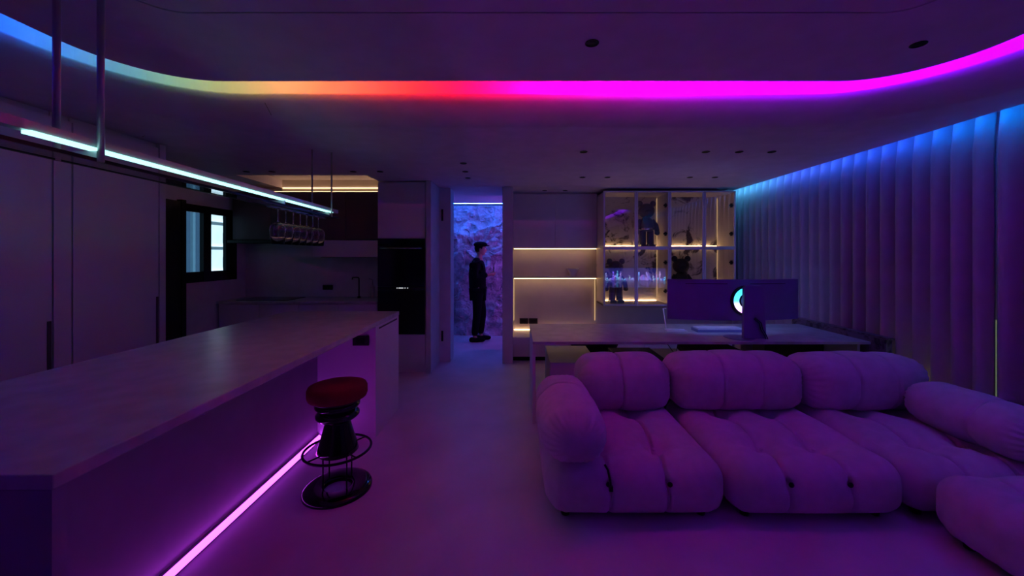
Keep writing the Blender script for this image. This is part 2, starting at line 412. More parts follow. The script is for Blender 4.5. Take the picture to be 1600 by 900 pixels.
# ------------------------------------------------------------------ kitchen back run
t = thing('base_cabinet', (-2.9, 5.3, 0), 'low kitchen cabinet run under the back worktop behind the island', 'cabinet')
box('body', -3.93, -1.84, 5.04, 5.55, .1, .895, M['white'], t); box('toe_kick', -3.93, -1.84, 5.10, 5.12, 0, .1, M['dark'], t)
for k in range(4):
    x = -3.90+k*.515; box('door', x, x+.508, 5.018, 5.038, .12, .89, M['white'], t, .002)
t = thing('worktop', (-2.9, 5.3, .9), 'thin stone worktop along the kitchen back wall', 'worktop')
box('slab', -3.94, -1.84, 5.0, 5.555, .90, .93, M['counter'], t, .003)
o = tag(box('hob', -3.75, -3.05, 5.1, 5.5, .9305, .937, M['oven']), 'black glass hob set on the kitchen worktop', 'hob')
t = thing('wall_cabinet', (-2.9, 5.4, 1.74), 'dark taupe wall cabinets above the kitchen worktop', 'cabinet')
box('body', -3.90, -1.84, 5.26, 5.55, 1.745, 2.40, M['maroon'], t)
for k in range(4):
    x = -3.90+k*.515; box('door', x, x+.51, 5.24, 5.258, 1.745, 2.40, M['maroon'], t, .002)
o = tag(box('kitchen_shelf', -3.93, -2.79, 5.18, 5.555, 1.70, 1.735, M['black']), 'thin black shelf under the dark wall cabinets beside the window', 'shelf')
t = thing('range_hood', (-2.3, 5.4, 1.5), 'pale box-shaped hood hanging beneath the wall cabinets left of the oven tower', 'hood')
box('body', -2.775, -1.84, 5.2, 5.55, 1.51, 1.735, M['white'], t); box('filter', -2.7, -1.95, 5.25, 5.5, 1.503, 1.51, M['dark'], t)
# warm cove above
o = box('kitchen_cove_strip', -3.40, -1.84, 5.27, 5.28, 2.402, 2.408, E['warm']); tag(o, 'warm light strip glowing on top of the kitchen wall cabinets', 'light strip')
o = box('kitchen_cove_strip', -3.40, -1.84, 5.535, 5.545, 2.50, 2.506, E['warm']); tag(o, 'warm light strip in the ceiling recess against the kitchen back wall', 'light strip')
o = box('trim_3', -3.42, -1.83, 5.545, 5.5605, 2.41, 2.62, M['cream']); o['kind'] = 'structure'
t = thing('wall_socket', (-2.76, 5.55, 1.0), 'black double socket on the kitchen wall above the worktop', 'socket')
c = P(512, 449, 5.55)
box('plate', c.x-.07, c.x+.07, 5.545, 5.559, c.z-.035, c.z+.035, M['black'], t); box('outlet', c.x-.055, c.x-.01, 5.543, 5.545, c.z-.02, c.z+.02, M['dark'], t); box('outlet', c.x+.01, c.x+.055, 5.543, 5.545, c.z-.02, c.z+.02, M['dark'], t)
t = thing('kitchen_tap', (-2.25, 5.42, .93), 'slim black kitchen tap with a squared spout', 'tap')
tube_obj('spout', [(-2.25, 5.42, .93), (-2.25, 5.42, 1.20), (-2.255, 5.42, 1.215), (-2.27, 5.42, 1.22), (-2.34, 5.42, 1.22), (-2.345, 5.42, 1.19)], .009, M['dark'], t)
lathe_obj('base', [(.022, 0), (.022, .02), (.01, .03)], (-2.25, 5.42, .93), M['dark'], t, 16)
t = thing('soap_dispenser', (-2.06, 5.42, .93), 'slim pale soap dispenser beside the kitchen tap', 'dispenser')
lathe_obj('bottle', [(.028, 0), (.03, .01), (.03, .15), (.012, .17), (.010, .19)], (-2.06, 5.42, .93), M['purplemetal'], t, 16)
tube_obj('pump', [(-2.06, 5.42, 1.12), (-2.06, 5.42, 1.19), (-2.11, 5.42, 1.20)], .005, M['chrome'], t)

# ------------------------------------------------------------------ oven tower
ox0, ox1 = -1.83, -1.208
t = thing('oven_cabinet', (-1.52, 5.2, 0), 'tall white cabinet housing the black ovens left of the hallway', 'cabinet')
box('body', ox0, ox1, 5.012, 5.55, .09, 2.49, M['white'], t)
zt = P(0, 373, 5.0).z; zb = P(0, 522, 5.0).z
box('door', ox0+.003, ox1-.003, 4.99, 5.01, zt+.005, 2.475, M['white'], t, .002)
dr = box('drawer', ox0+.003, ox1-.003, 4.99, 5.01, .10, zb-.005, M['white'], t, .002)
box('toe_kick', ox0, ox1, 5.04, 5.06, 0, .09, M['white'], t)
t = thing('oven', (-1.52, 5.0, zb), 'black built-in upper and lower oven with a lit white display', 'oven')
zm = P(0, 448, 4.98).z
box('door', ox0+.006, ox1-.006, 4.975, 5.010, zb, zm-.045, M['oven'], t, .003)
d = box('door', ox0+.006, ox1-.006, 4.975, 5.010, zm+.004, zt-.10, M['oven'], t, .003)
tube_obj('handle', [(ox0+.04, 4.955, zt-.125), (ox1-.04, 4.955, zt-.125)], .007, M['chrome'], d)
box('control_panel', ox0+.006, ox1-.006, 4.975, 5.010, zt-.097, zt, M['oven'], t, .003)
cp = box('control_panel', ox0+.006, ox1-.006, 4.975, 5.010, zm-.042, zm+.001, M['oven'], t, .002)
bm = bmesh.new()
for (u0, u1) in ((619.5, 621), (622.5, 630), (632, 633.5), (636, 637.5)):
    a = P(u0, 453.6, 4.97); b_ = P(u1, 451.6, 4.97); bbox(bm, a.x, b_.x, 4.9735, 4.975, zm-.022, zm-.012)
fin('display', bm, E['display'], cp)

# door hardware on the hidden door beside the hall
for (v0, v1) in ((327, 345), (517, 533)):
    a = P(689.5, v1, 5.52); b_ = P(692.5, v0, 5.52)
    o = box('door_hinge', a.x, b_.x, 5.515, 5.529, a.z, b_.z, M['black']); tag(o, ('upper' if v0 < 400 else 'lower')+' black concealed hinge on the left door post of the hall', 'hinge')
a = P(687.8, 294, 5.53)

# ------------------------------------------------------------------ right back wall: niche, cabinets
nx0, nx1 = -.078, 1.218
t = thing('low_cabinet', (.6, 5.8, 0), 'long low pale cabinet under the lit niche, behind the desk', 'cabinet')
box('body', nx0, 3.1, 5.57, 6.09, .06, .345, M['white'], t); box('toe_kick', nx0, 3.1, 5.60, 5.62, 0, .06, M['dark'], t)
for k in range(5): box('drawer', nx0+k*.634+.003, nx0+(k+1)*.634-.003, 5.55, 5.568, .065, .34, M['white'], t, .002)
z0 = P(0, 388, 5.94).z
t = thing('wall_cabinet', (.57, 6, z0), 'closed plain wall cabinet above the warm lit niche', 'cabinet')
box('body', nx0, nx1, 5.955, 6.095, z0, 2.49, M['white'], t)
box('door', nx0+.003, (nx0+nx1)/2-.001, 5.938, 5.954, z0+.004, 2.47, M['white'], t, .002); box('door', (nx0+nx1)/2+.001, nx1-.003, 5.938, 5.954, z0+.004, 2.47, M['white'], t, .002)
zs = P(0, 433.5, 5.94).z
o = tag(box('niche_shelf', nx0, nx1, 5.94, 6.095, zs-.012, zs+.012, M['cream'], None, .002), 'thin shelf across the warm lit niche holding a small bowl', 'shelf')
def strip(x0, x1, y0, y1, z0_, z1_, label, m='warm'):
    o = box('light_strip', x0, x1, y0, y1, z0_, z1_, E[m]); return tag(o, label, 'light strip')
strip(nx0+.01, nx1-.01, 5.965, 5.98, z0-.012, z0-.002, 'warm light strip under the closed wall cabinet at the top of the niche')
strip(nx0+.01, nx1-.01, 5.965, 5.98, zs-.023, zs-.013, 'warm light strip under the thin niche shelf')
strip(nx0+.01, 1.2, 6.07, 6.085, .350, .360, 'low warm light strip near the bottom of the niche behind the desk corner')
strip(nx0+.002, nx0+.010, 6.08, 6.09, .50, zs-.03, 'added vertical warm glow imitating the lit left side of the niche', 'soft')  # both verticals are dim emitters standing in for glow on the niche sides
strip(nx1-.010, nx1-.002, 6.08, 6.09, .50, zs-.03, 'added vertical warm glow imitating the lit right side of the niche', 'soft')
c = P(895, 432, 6.02)
t = thing('bowl', (c.x, 6.03, zs+.012), 'small fan-rimmed pale bowl on the niche shelf', 'bowl')
lathe_obj('bowl_body', [(.03, 0), (.045, .005), (.055, .05), (.09, .105), (.10, .125), (.092, .125), (.08, .105), (.045, .05), (.03, .02)], (c.x, 6.03, zs+.012), M['ceramic'], t, 28)
lathe_obj('foot', [(.04, 0), (.034, .012)], (c.x, 6.03, zs+.0125), M['ceramic'], t, 20)
for k, (u0, u1) in enumerate(((812, 825), (826.5, 840))):
    a = P(u0, 506, 6.08); b_ = P(u1, 497.5, 6.08)
    t = thing('wall_socket', (a.x, 6.09, a.z), ('left' if k == 0 else 'right')+' one of two black sockets on the wall behind the desk corner', 'socket')
    box('plate', a.x, b_.x, 6.086, 6.099, a.z, b_.z, M['black'], t); box('outlet', a.x+.03, b_.x-.03, 6.084, 6.086, a.z+.02, b_.z-.02, M['dark'], t)

# glass display cabinet
gy0, gy1 = 5.5, 5.98
gx = [1.219, P(994.5, 0, 5.5).x, P(1046.5, 0, 5.5).x, P(1100.5, 0, 5.5).x, 3.117]
gz0, gz1 = P(0, 478, 5.5).z, P(0, 298, 5.5).z; gzm = P(0, 387.5, 5.5).z
t = thing('display_cabinet', ((gx[0]+gx[4])/2, 5.75, gz0), 'white-framed glass display cabinet with warm light and marbled back', 'cabinet')
box('side_panel', gx[0], gx[0]+.02, gy0+.022, gy1, gz0, gz1, M['cream'], t); box('side_panel', gx[4]-.02, gx[4], gy0+.022, gy1, gz0, gz1, M['cream'], t)
box('partition', gx[2]-.01, gx[2]+.01, gy0+.022, gy1, gz0+.02, gz1-.02, M['cream'], t)
box('top_panel', gx[0], gx[4], gy0+.022, gy1, gz1-.02, gz1, M['cream'], t); box('bottom_panel', gx[0], gx[4], gy0+.022, gy1, gz0, gz0+.02, M['cream'], t)
box('shelf', gx[0]+.02, gx[4]-.02, gy0+.024, gy1-.03, gzm-.012, gzm+.012, M['cream'], t)
box('back_panel', gx[0], gx[4], gy1, gy1+.02, gz0, gz1, M['marble'], t)
for i in range(4):
    x0, x1 = gx[i]+.002, gx[i+1]-.002
    for (a, b_) in ((gz0, gzm-.001), (gzm+.001, gz1)):
        bm = bmesh.new(); f = .022
        bbox(bm, x0, x0+f, gy0, gy0+.02, a, b_); bbox(bm, x1-f, x1, gy0, gy0+.02, a, b_)
        bbox(bm, x0+f, x1-f, gy0, gy0+.02, a, a+f); bbox(bm, x0+f, x1-f, gy0, gy0+.02, b_-f, b_)
        d = fin('door', bm, M['white'], t)
        box('pane', x0+f-.003, x1-f+.003, gy0+.008, gy0+.012, a+f-.003, b_-f+.003, M['glass'], d)
        if i % 2 == 1:
            bm = bmesh.new()
            for hz in (.12, .5, .88)[:2]: 
                zz = a+(b_-a)*(.25 if hz < .3 else .75); bbox(bm, x1-f-.05, x1-f-.002, gy0+.024, gy0+.05, zz-.012, zz+.012)
                bbox(bm, x1-f-.03, x1-f-.012, gy0+.024, gy0+.06, zz-.03, zz+.03)
            fin('hinge', bm, M['dark'], d)
for (a, b_, nm) in ((gx[0]+.02, gx[2]-.01, 'left'), (gx[2]+.01, gx[4]-.02, 'right')):
    for (z_, lv) in ((gz0+.021, 'lower'), (gzm+.013, 'upper')):
        strip(a+.01, b_-.02, gy1-.022, gy1-.012, z_+(.022 if lv == 'upper' else 0), z_+(.030 if lv == 'upper' else .008), 'warm light strip along the floor of the %s %s cabinet bay' % (lv, nm), 'bay')
        zt_ = gzm-.03 if lv == 'lower' else gz1-.04
        strip(b_-.008, b_-.004, gy1-.010, gy1-.005, z_+.04, zt_, 'vertical warm light strip at the back right corner of the %s %s cabinet bay' % (lv, nm), 'soft')
# toy bear figures
def bear(u, vtop, vbot, Y, m, label, belt=None):
    a = P(u, vbot, Y); s = (vbot-vtop)/F*Y; base = Vector((a.x, Y, a.z))
    t = thing('bear_figurine', base, label, 'figurine', 'toy bears in the glass cabinet')
    def ell(bm, c, r, seg=16):
        mtx = Matrix.Translation(base+Vector(c)*s) @ Matrix.Diagonal((r[0]*s, r[1]*s, r[2]*s, 1))
        bmesh.ops.create_uvsphere(bm, u_segments=seg, v_segments=10, radius=1, matrix=mtx)
    bm = bmesh.new(); ell(bm, (0, 0, .78), (.17, .15, .16)); ell(bm, (0, -.13, .74), (.07, .05, .05)); hd = fin('head', bm, m, t, True)
    for sx in (-1, 1):
        bm = bmesh.new(); ell(bm, (sx*.14, 0, .93), (.065, .04, .065)); fin('ear', bm, m, hd, True)
    bm = bmesh.new(); lathe(bm, [(.10*s, .34*s), (.145*s, .36*s), (.15*s, .45*s), (.13*s, .58*s), (.07*s, .64*s)], base, 20); fin('torso', bm, m, t, True)
    for sx in (-1, 1):
        bm = bmesh.new(); tube(bm, [base+Vector((sx*.12, 0, .58))*s, base+Vector((sx*.20, -.01, .46))*s, base+Vector((sx*.22, -.03, .34))*s], [.05*s, .055*s, .05*s], 10); ell(bm, (sx*.22, -.03, .31), (.055, .055, .055), 12); fin('arm', bm, m, t, True)
        bm = bmesh.new(); tube(bm, [base+Vector((sx*.08, 0, .36))*s, base+Vector((sx*.085, 0, .05))*s], [.07*s, .075*s], 12); bbox(bm, base.x+(sx*.085-.07)*s, base.x+(sx*.085+.07)*s, Y-.14*s, Y+.07*s, base.z, base.z+.06*s); fin('leg', bm, m, t, False)
    if belt: bm = bmesh.new(); lathe(bm, [(.15*s, .37*s), (.155*s, .375*s), (.155*s, .41*s), (.15*s, .415*s)], base, 20); fin('belt', bm, belt, t, True)
    return t
zfl = gz0+.021; zfu = gzm+.013
def vz(z, Y): return V0-(z-H)/F*Y**-1*1 if False else V0-(z-H)*F/Y
bear(1010, vz(zfu+.70, 5.74), vz(zfu, 5.74), 5.74, M['figure'], 'grey toy bear with a belt in the upper left cabinet bay', M['chrome'])
bear(962, vz(zfl+.66, 5.74), vz(zfl, 5.74), 5.74, M['figure'], 'dark grey toy bear in the lower left cabinet bay')
bear(1064, vz(zfl+.70, 5.74), vz(zfl, 5.74), 5.74, M['black'], 'black toy bear in the lower right cabinet bay')

# ------------------------------------------------------------------ curtain of vertical vanes with blue light
PITCH = .142
def vane_pt(t):                                          # t: 0 far edge (towards room) .. 1 near edge (towards window)
    y = -t*(PITCH+.02); x = .14*(t**1.6) - .018*math.sin(math.pi*min(1, t*2.2))*(1 if t < .45 else 0)
    return x, y
def vane_mesh(tmax=1.0):
    bm = bmesh.new(); n = 12; rows = []
    zs_ = [.012, .6, 1.2, 1.8, 2.3, 2.40, 2.46, 2.52, 2.60]
    for z in zs_:
        k = max(0, (z-2.3)/.3)
        rows.append([bm.verts.new((vane_pt(tmax*i/n)[0]*(1-.25*k)+.03*k, vane_pt(tmax*i/n)[1], z)) for i in range(n+1)])
    for A, B in zip(rows, rows[1:]):
        for i in range(n): bm.faces.new((A[i], A[i+1], B[i+1], B[i]))
    me = bpy.data.meshes.new('vane'); bm.to_mesh(me); bm.free(); me.materials.append(M['curtain'])
    for p in me.polygons: p.use_smooth = True
    return me
CX = 3.285
ct = thing('curtain', (CX, 5.98, 0), 'floor-length curtain of overlapping vertical folds lit blue along its top', 'curtain')
vm = vane_mesh()
ys = []; y = CX*F/(1558-U0)+PITCH*23
while y > .9: ys.append(y); y -= PITCH
SLIT = min(range(len(ys)), key=lambda i: abs(CX/ys[i]-(1558-U0)/F))
for i, y in enumerate(ys):
    me = vm
    if i == SLIT-1:
        tgt = CX/ys[SLIT]-.0065; tm = 1
        for k in range(1, 200):
            vx, vy = vane_pt(k/200)
            if (CX+vx)/(y+vy) > tgt: tm = k/200; break
        me = vane_mesh(tm)
    o = bpy.data.objects.new('fold', me); C.objects.link(o); o.parent = ct; o.location = (0, y-5.98, 0)
    s = o.modifiers.new('solid', 'SOLIDIFY'); s.thickness = .003; s.offset = 0
o = box('curtain_rail', 3.30, 3.46, .8, 6.0, 2.61, 2.64, M['purplemetal'], ct)
# blue strip
n = 40; quads, uvs = [], []
for i in range(n):
    a = 6.05-(6.05-.6)*i/n; b_ = 6.05-(6.05-.6)*(i+1)/n
    quads.append([(3.2105, a, 2.502), (3.2105, b_, 2.502), (3.218, b_, 2.512), (3.218, a, 2.512)]); uvs.append([(i/n, 0), ((i+1)/n, 0), ((i+1)/n, 1), (i/n, 1)])
E['curt'] = emit_ramp('curtain_led_colours', [(0, (.10, .62, 1)), (.14, (.08, .5, 1)), (.26, (.05, .16, 1)), (.5, (.015, .10, 1)), (.65, (0, .22, 1)), (1, (0, .3, 1))], 42)
o = quadobj('curtain_light_strip', quads, E['curt'], None, uvs); tag(o, 'thin blue light strip in the ceiling slot above the curtain', 'light strip')

# ------------------------------------------------------------------ island
IX0, IX1, IY0, IY1, IT = -2.31, -1.195, .985, 3.85, .975
t = thing('kitchen_island', (-1.75, 2.4, 0), 'long pale kitchen island with overhanging top and purple glow below', 'island')
cbm = bmesh.new(); bbox(cbm, IX0, IX1, IY0, IY1, IT-.04, IT); fin('countertop', cbm, M['counter'], t, bevel=.004)
box('front_panel', -1.71, -1.69, IY0+.04, 3.23, .0, IT-.041, M['island'], t)
box('body', IX0+.02, -1.72, IY0+.04, 3.21, .0, IT-.041, M['island'], t)
box('end_panel', IX0, IX1-.004, IY0+.002, IY0+.035, 0, IT-.041, M['island'], t)
box('end_block', IX0+.02, IX1-.004, 3.23, IY1-.004, 0, IT-.041, M['white'], t, .002)
box('door_gap', IX1-.0045, IX1-.0035, 3.30, IY1-.06, IT-.075, IT-.060, M['black'], t)
t = thing('wall_socket', (-1.35, 3.228, .8), 'black socket under the island overhang above the stool', 'socket')
a = P(551, 540, 3.22); b_ = P(576, 524.5, 3.22)
box('plate', a.x, b_.x, 3.216, 3.229, a.z, b_.z, M['black'], t, .002); box('outlet', a.x+.03, b_.x-.03, 3.213, 3.216, a.z+.018, b_.z-.018, M['dark'], t)
bm = bmesh.new()                                        # angled profile with diffuser
pr = [(-1.689, .002), (-1.640, .002), (-1.640, .008), (-1.672, .030), (-1.689, .030)]
A = [bm.verts.new((x, 1.03, z)) for x, z in pr]; B = [bm.verts.new((x, 3.225, z)) for x, z in pr]
for i in range(5): bm.faces.new((A[i], A[(i+1) % 5], B[(i+1) % 5], B[i]))
bm.faces.new(A); bm.faces.new(B)
t = thing('island_light_strip', (-1.66, 2.1, .002), 'bright pink-purple light strip on the floor along the island base', 'light strip')
fin('profile', bm, M['purplemetal'], t)
quadobj('diffuser', [[(-1.640, 1.04, .0095), (-1.640, 3.22, .0095), (-1.670, 3.22, .0305), (-1.670, 1.04, .0305)]], E['island'], t)

# ------------------------------------------------------------------ bar stool
sx, sy = -1.19, 2.53
t = thing('bar_stool', (sx, sy, 0), 'sculptural black bar stool with round red seat beside the island', 'stool')
def LO(nm, prof, m, par=t, n=40, cap=True): return lathe_obj(nm, prof, (sx, sy, 0), m, par, n, cap)
LO('seat', [(.0, .600), (.160, .600), (.178, .607), (.184, .625), (.184, .665), (.176, .682), (.150, .690), (.0, .693)], M['red'], cap=False)
LO('seat_plate', [(.0, .588), (.150, .588), (.152, .599), (.0, .599)], M['dark'], cap=False)
LO('upper_spool', [(.10, .530), (.125, .536), (.138, .550), (.138, .562), (.125, .578), (.10, .587)], M['oven'])
LO('lower_spool', [(.09, .462), (.118, .470), (.134, .486), (.134, .500), (.118, .518), (.09, .529)], M['oven'])
LO('cone', [(.075, .461), (.078, .44), (.088, .40), (.105, .34), (.122, .28), (.128, .255), (.118, .245), (.07, .235)], M['oven'])
bm = bmesh.new(); tube(bm, [(sx+.205*math.cos(a), sy+.205*math.sin(a), .262) for a in [2*math.pi*k/48 for k in range(48)]], .0085, 8, True); fr_ = fin('foot_ring', bm, M['dark'], t, True)
for k in range(4):
    a = math.pi/4+k*math.pi/2+.2
    tube_obj('spoke', [(sx+.11*math.cos(a), sy+.11*math.sin(a), .262), (sx+.20*math.cos(a), sy+.20*math.sin(a), .262)], .005, M['dark'], fr_)
    tube_obj('rod', [(sx+.10*math.cos(a), sy+.10*math.sin(a), .03), (sx+.10*math.cos(a), sy+.10*math.sin(a), .25)], .005, M['dark'], t)
LO('base', [(.085, .0), (.085, .026), (.10, .034), (.18, .034), (.205, .026), (.213, .012), (.213, .0), (.085, .0)], M['oven'], n=56, cap=False)

# ------------------------------------------------------------------ hanging glass rack with light bar
def rk(Y, off=0): return -1.586-(Y-1.21)*(.174/2.43)+off
t = thing('hanging_rack', (-1.75, 2.4, 1.9), 'suspended rack with a bright cyan light bar over the island', 'rack')
def beam(nm, Ya, Yb, off0, off1, z0_, z1_, m, par=t):
    bm = bmesh.new(); vs = []
    for Y in (Ya, Yb):
        for o_, z in ((off0, z0_), (off1, z0_), (off1, z1_), (off0, z1_)): vs.append(bm.verts.new((rk(Y, o_), Y, z)))
    for f in ((0, 1, 2, 3), (7, 6, 5, 4), (0, 4, 5, 1), (1, 5, 6, 2), (2, 6, 7, 3), (3, 7, 4, 0)): bm.faces.new([vs[i] for i in f])
    return fin(nm, bm, m, par)
hb = beam('light_housing', 1.0, 3.78, -.045, -.004, 1.9465, 1.978, M['purplemetal'])
bm = bmesh.new()
beam('light_diffuser', 1.25, 2.785, -.030, .003, 1.935, 1.946, E['cyanbar']); beam('light_diffuser', 2.80, 3.64, -.030, .003, 1.935, 1.946, E['cyanbar'])
beam('shelf_rail', .9, 3.8, -.010, .0, 1.895, 1.908, M['dark']); beam('shelf_rail', .9, 3.8, -.14, -.13, 1.895, 1.908, M['dark'])
beam('shelf_plate', .9, 3.8, -.130, -.010, 1.898, 1.903, M['smoked'])
beam('glass_rail', 2.75, 3.62, -.082, -.070, 1.882, 1.890, M['chrome']); beam('glass_rail', 2.75, 3.62, -.108, -.100, 1.882, 1.890, M['chrome'])
for (Y, off) in ((1.47, .006), (1.445, -.135), (3.60, .006), (3.51, -.135)):
    zc = 2.58 if Y < 2.2 else 2.50
    r_ = tube_obj('rod', [(rk(Y, off), Y, 1.895), (rk(Y, off), Y, zc)], .011 if Y < 2 else .0075, M['purplemetal'], t, 10)
for Y in (1.46, 2.79, 3.56): beam('cross_bar', Y, Y+.012, -.13, -.0, 1.908, 1.9345, M['purplemetal'])
# wine glasses hanging upside down
g0 = None
names = ['leftmost', 'second from the left', 'third from the left', 'middle', 'third from the right', 'second from the right', 'rightmost']
prof = [(.0, -.003), (.033, -.003), (.035, -.0045), (.010, -.008), (.0045, -.014), (.0035, -.05), (.0035, -.095), (.006, -.102), (.028, -.110), (.049, -.132), (.0555, -.162), (.052, -.200), (.042, -.268)]
inner = [(r-.0015 if r > .02 else r, z-.0) for r, z in prof[8:]][::-1]
full = prof + [(.0405, -.268)] + [(r-.0015, z-.001) for r, z in prof[8:-1]][::-1] + [(.004, -.107), (.0, -.107)]
for k in range(7):
    Y = 2.86+k*.112
    if g0 is None:
        g0 = thing('wine_glass', (rk(Y, -.087), Y, 1.888), '', 'glass', 'wine glasses hanging from the rack')
        W[g0] = Vector((0, 0, 0)); 
        lathe_obj('bowl', full[7:], (0, 0, 0), M['wine'], g0, 28, False); lathe_obj('stem', full[3:8], (0, 0, 0), M['wine'], g0, 12, False); lathe_obj('foot', [(.0, -.0005)]+full[:4][1:]+[(.0, -.009)], (0, 0, 0), M['wine'], g0, 28, False)
        r_ = g0
    else:
        r_ = g0.copy(); C.objects.link(r_)
        for ch in list(g0.children):
            c_ = ch.copy(); c_.parent = r_; C.objects.link(c_)
        r_.location = (rk(Y, -.087), Y, 1.888)
    r_['label'] = 'clear wine glass hanging upside down from the rack, %s of seven' % names[k]
# thin cables under the ceiling
for (a, b_, lb) in (((347, 150), (222, 214), 'thin black cable running across the ceiling left of the cove towards the cupboards'), ((408, 150), (424, 180), 'short thin black cable on the ceiling below the yellow part of the cove')):
    A = PZ(a[0], a[1], 2.497); B = PZ(b_[0], b_[1], 2.497)
    A.z = 2.53; A = P(a[0], a[1], 2.55)
    o = tube_obj('ceiling_cable', [A, B], .0015, M['black'], None, 5); tag(o, lb, 'cable')

# ------------------------------------------------------------------ recessed downlights
def dl(u, v, z, r, label, grp):
    c = PZ(u, v, z)
    t = thing('downlight', (c.x, c.y, z), label, 'downlight', grp)
    lathe_obj('trim_ring', [(r, -.001), (r, -.004), (r*.86, -.005), (r*.84, -.001)], c, M['dark'], t, 24, False)
    lathe_obj('lens', [(0.0, -.0012), (r*.84, -.0012), (r*.84, -.0006)], c, M['black'], t, 24, False)
dl(925, 67, 2.58, .034, 'unlit black spotlight in the floating panel above the middle of the room', 'spotlights in the centre panel')
dl(1435, 69, 2.58, .034, 'unlit black spotlight in the floating panel towards the curtain', 'spotlights in the centre panel')
G = 'unlit downlights in the flat ceiling'
for u, lb in ((912, 'single unlit downlight left of the front row, above the desk end'), (1103, 'unlit downlight, leftmost of the row of three near the curtain'), (1155, 'unlit downlight, middle of the row of three near the curtain'), (1206, 'unlit downlight, rightmost of the row of three near the curtain')): dl(u, 237, 2.5, .036, lb, G)
for u, lb in ((910, 'unlit downlight, leftmost of the back row before the cabinets'), (949, 'unlit downlight, second from left in the back row'), (1078, 'unlit downlight, third from left in the back row'), (1117, 'unlit downlight, rightmost of the back row before the cabinets')): dl(u, 277, 2.5, .036, lb, G)
for u, lb in ((851, 'unlit downlight just before the closed wall cabinet, left one'), (883, 'unlit downlight just before the closed wall cabinet, right one')): dl(u, 297.5, 2.5, .036, lb, G)
for (u, v), lb in (((724, 255), 'nearest of three unlit downlights before the hall'), ((727, 268), 'middle of three unlit downlights before the hall'), ((731, 278), 'farthest of three unlit downlights before the hall')): dl(u, v, 2.5, .036, lb, G)
for u, lb in ((385, 'leftmost unlit downlight over the kitchen'), (425, 'second unlit downlight from the left over the kitchen'), (552, 'unlit downlight over the kitchen just left of the oven tower'), (594, 'unlit downlight right above the oven tower')): dl(u, 268, 2.5, .036, lb, G)

# ------------------------------------------------------------------ desk and what stands on it
DY0, DY1, DZ = 3.485, 4.39, .75
t = thing('desk', (1.6, 3.9, 0), 'long white desk behind the sofa holding the wide monitor', 'desk')
box('desktop', .13, 3.20, DY0, DY1, DZ-.025, DZ, M['counter'], t, .003)
box('side_panel', .13, .155, DY0+.002, DY1-.002, 0, DZ-.026, M['white'], t)
box('support_panel', 3.12, 3.145, DY0+.05, DY1-.05, 0, DZ-.026, M['white'], t)
box('support_leg', 2.42, 2.64, 4.18, 4.3, 0, DZ-.026, M['white'], t)
box('cable_tray', 2.50, 3.1, 3.90, 4.10, .42, DZ-.026, M['black'], t)
# white pedestal behind
t = thing('drawer_pedestal', (.52, 4.5, 0), 'low white pedestal under the left end of the desk', 'cabinet')
box('body', .30, .75, 3.62, 4.30, .02, .52, M['white'], t); box('drawer', .302, .748, 4.301, 4.318, .03, .26, M['white'], t, .002); box('drawer', .302, .748, 4.301, 4.318, .27, .51, M['white'], t, .002)
# black tub stool and brown cushioned stool
t = thing('tub_chair', (.93, 4.75, 0), 'low black tub-shaped seat tucked behind the desk', 'chair')
lathe_obj('seat', [(.0, .27), (.14, .27), (.25, .35), (.30, .46), (.30, .56), (.27, .60), (.0, .58)], (.93, 4.75, 0), M['black'], t, 32, False)
lathe_obj('pedestal', [(.2, 0), (.2, .02), (.03, .04), (.03, .268)], (.93, 4.75, 0), M['dark'], t, 24)
def cushion_bm(c, h, r, n=(24, 20, 10), bulge=(0, 0, 0), fn=None):
    bm = bmesh.new(); V = {}
    def vert(i, j, k):
        key = (i, j, k)
        if key not in V:
            p = [-1+2*i/n[0], -1+2*j/n[1], -1+2*k/n[2]]
            q = [p[a]*h[a] for a in range(3)]
            core = [max(-(h[a]-r), min(h[a]-r, q[a])) for a in range(3)]
            d = Vector([q[a]-core[a] for a in range(3)])
            nrm = d.normalized() if d.length > 1e-9 else Vector((0, 0, 1))
            s = Vector(core)+nrm*r if max(abs(d[a]) for a in range(3)) > 1e-9 else Vector(q)
            x, y, z = s
            f = [1-min(1, abs(s[a])/h[a])**2 for a in range(3)]
            s = Vector((x+bulge[0]*f[1]*f[2]*(x/h[0]), y+bulge[1]*f[0]*f[2]*(y/h[1]), z+bulge[2]*f[0]*f[1]*(z/h[2])))
            if fn: s = fn(s, nrm)
            V[key] = bm.verts.new(s+Vector(c))
        return V[key]
    for k in (0, n[2]):
        for i in range(n[0]):
            for j in range(n[1]): bm.faces.new([vert(i, j, k), vert(i+1, j, k), vert(i+1, j+1, k), vert(i, j+1, k)])
    for j in (0, n[1]):
        for i in range(n[0]):
            for k in range(n[2]): bm.faces.new([vert(i, j, k), vert(i+1, j, k), vert(i+1, j, k+1), vert(i, j, k+1)])
    for i in (0, n[0]):
        for j in range(n[1]):
            for k in range(n[2]): bm.faces.new([vert(i, j, k), vert(i, j+1, k), vert(i, j+1, k+1), vert(i, j, k+1)])
    return bm
t = thing('floor_cushion', (2.02, 4.0, .49), 'flat brown cushion lying on the right white pedestal under the desk', 'cushion')
fin('cover', cushion_bm((2.0, 4.0, .537), (.27, .22, .046), .042), M['browncush'], t, True)
tube_obj('piping', [(2.0+.262*math.copysign(abs(math.cos(a))**.35, math.cos(a)), 4.0+.212*math.copysign(abs(math.sin(a))**.35, math.sin(a)), .537) for a in [2*math.pi*k/40 for k in range(40)]], .004, M['black'], t, 6, True)
t = thing('drawer_pedestal', (1.85, 3.9, 0), 'wide white pedestal under the desk carrying the brown cushion', 'cabinet')
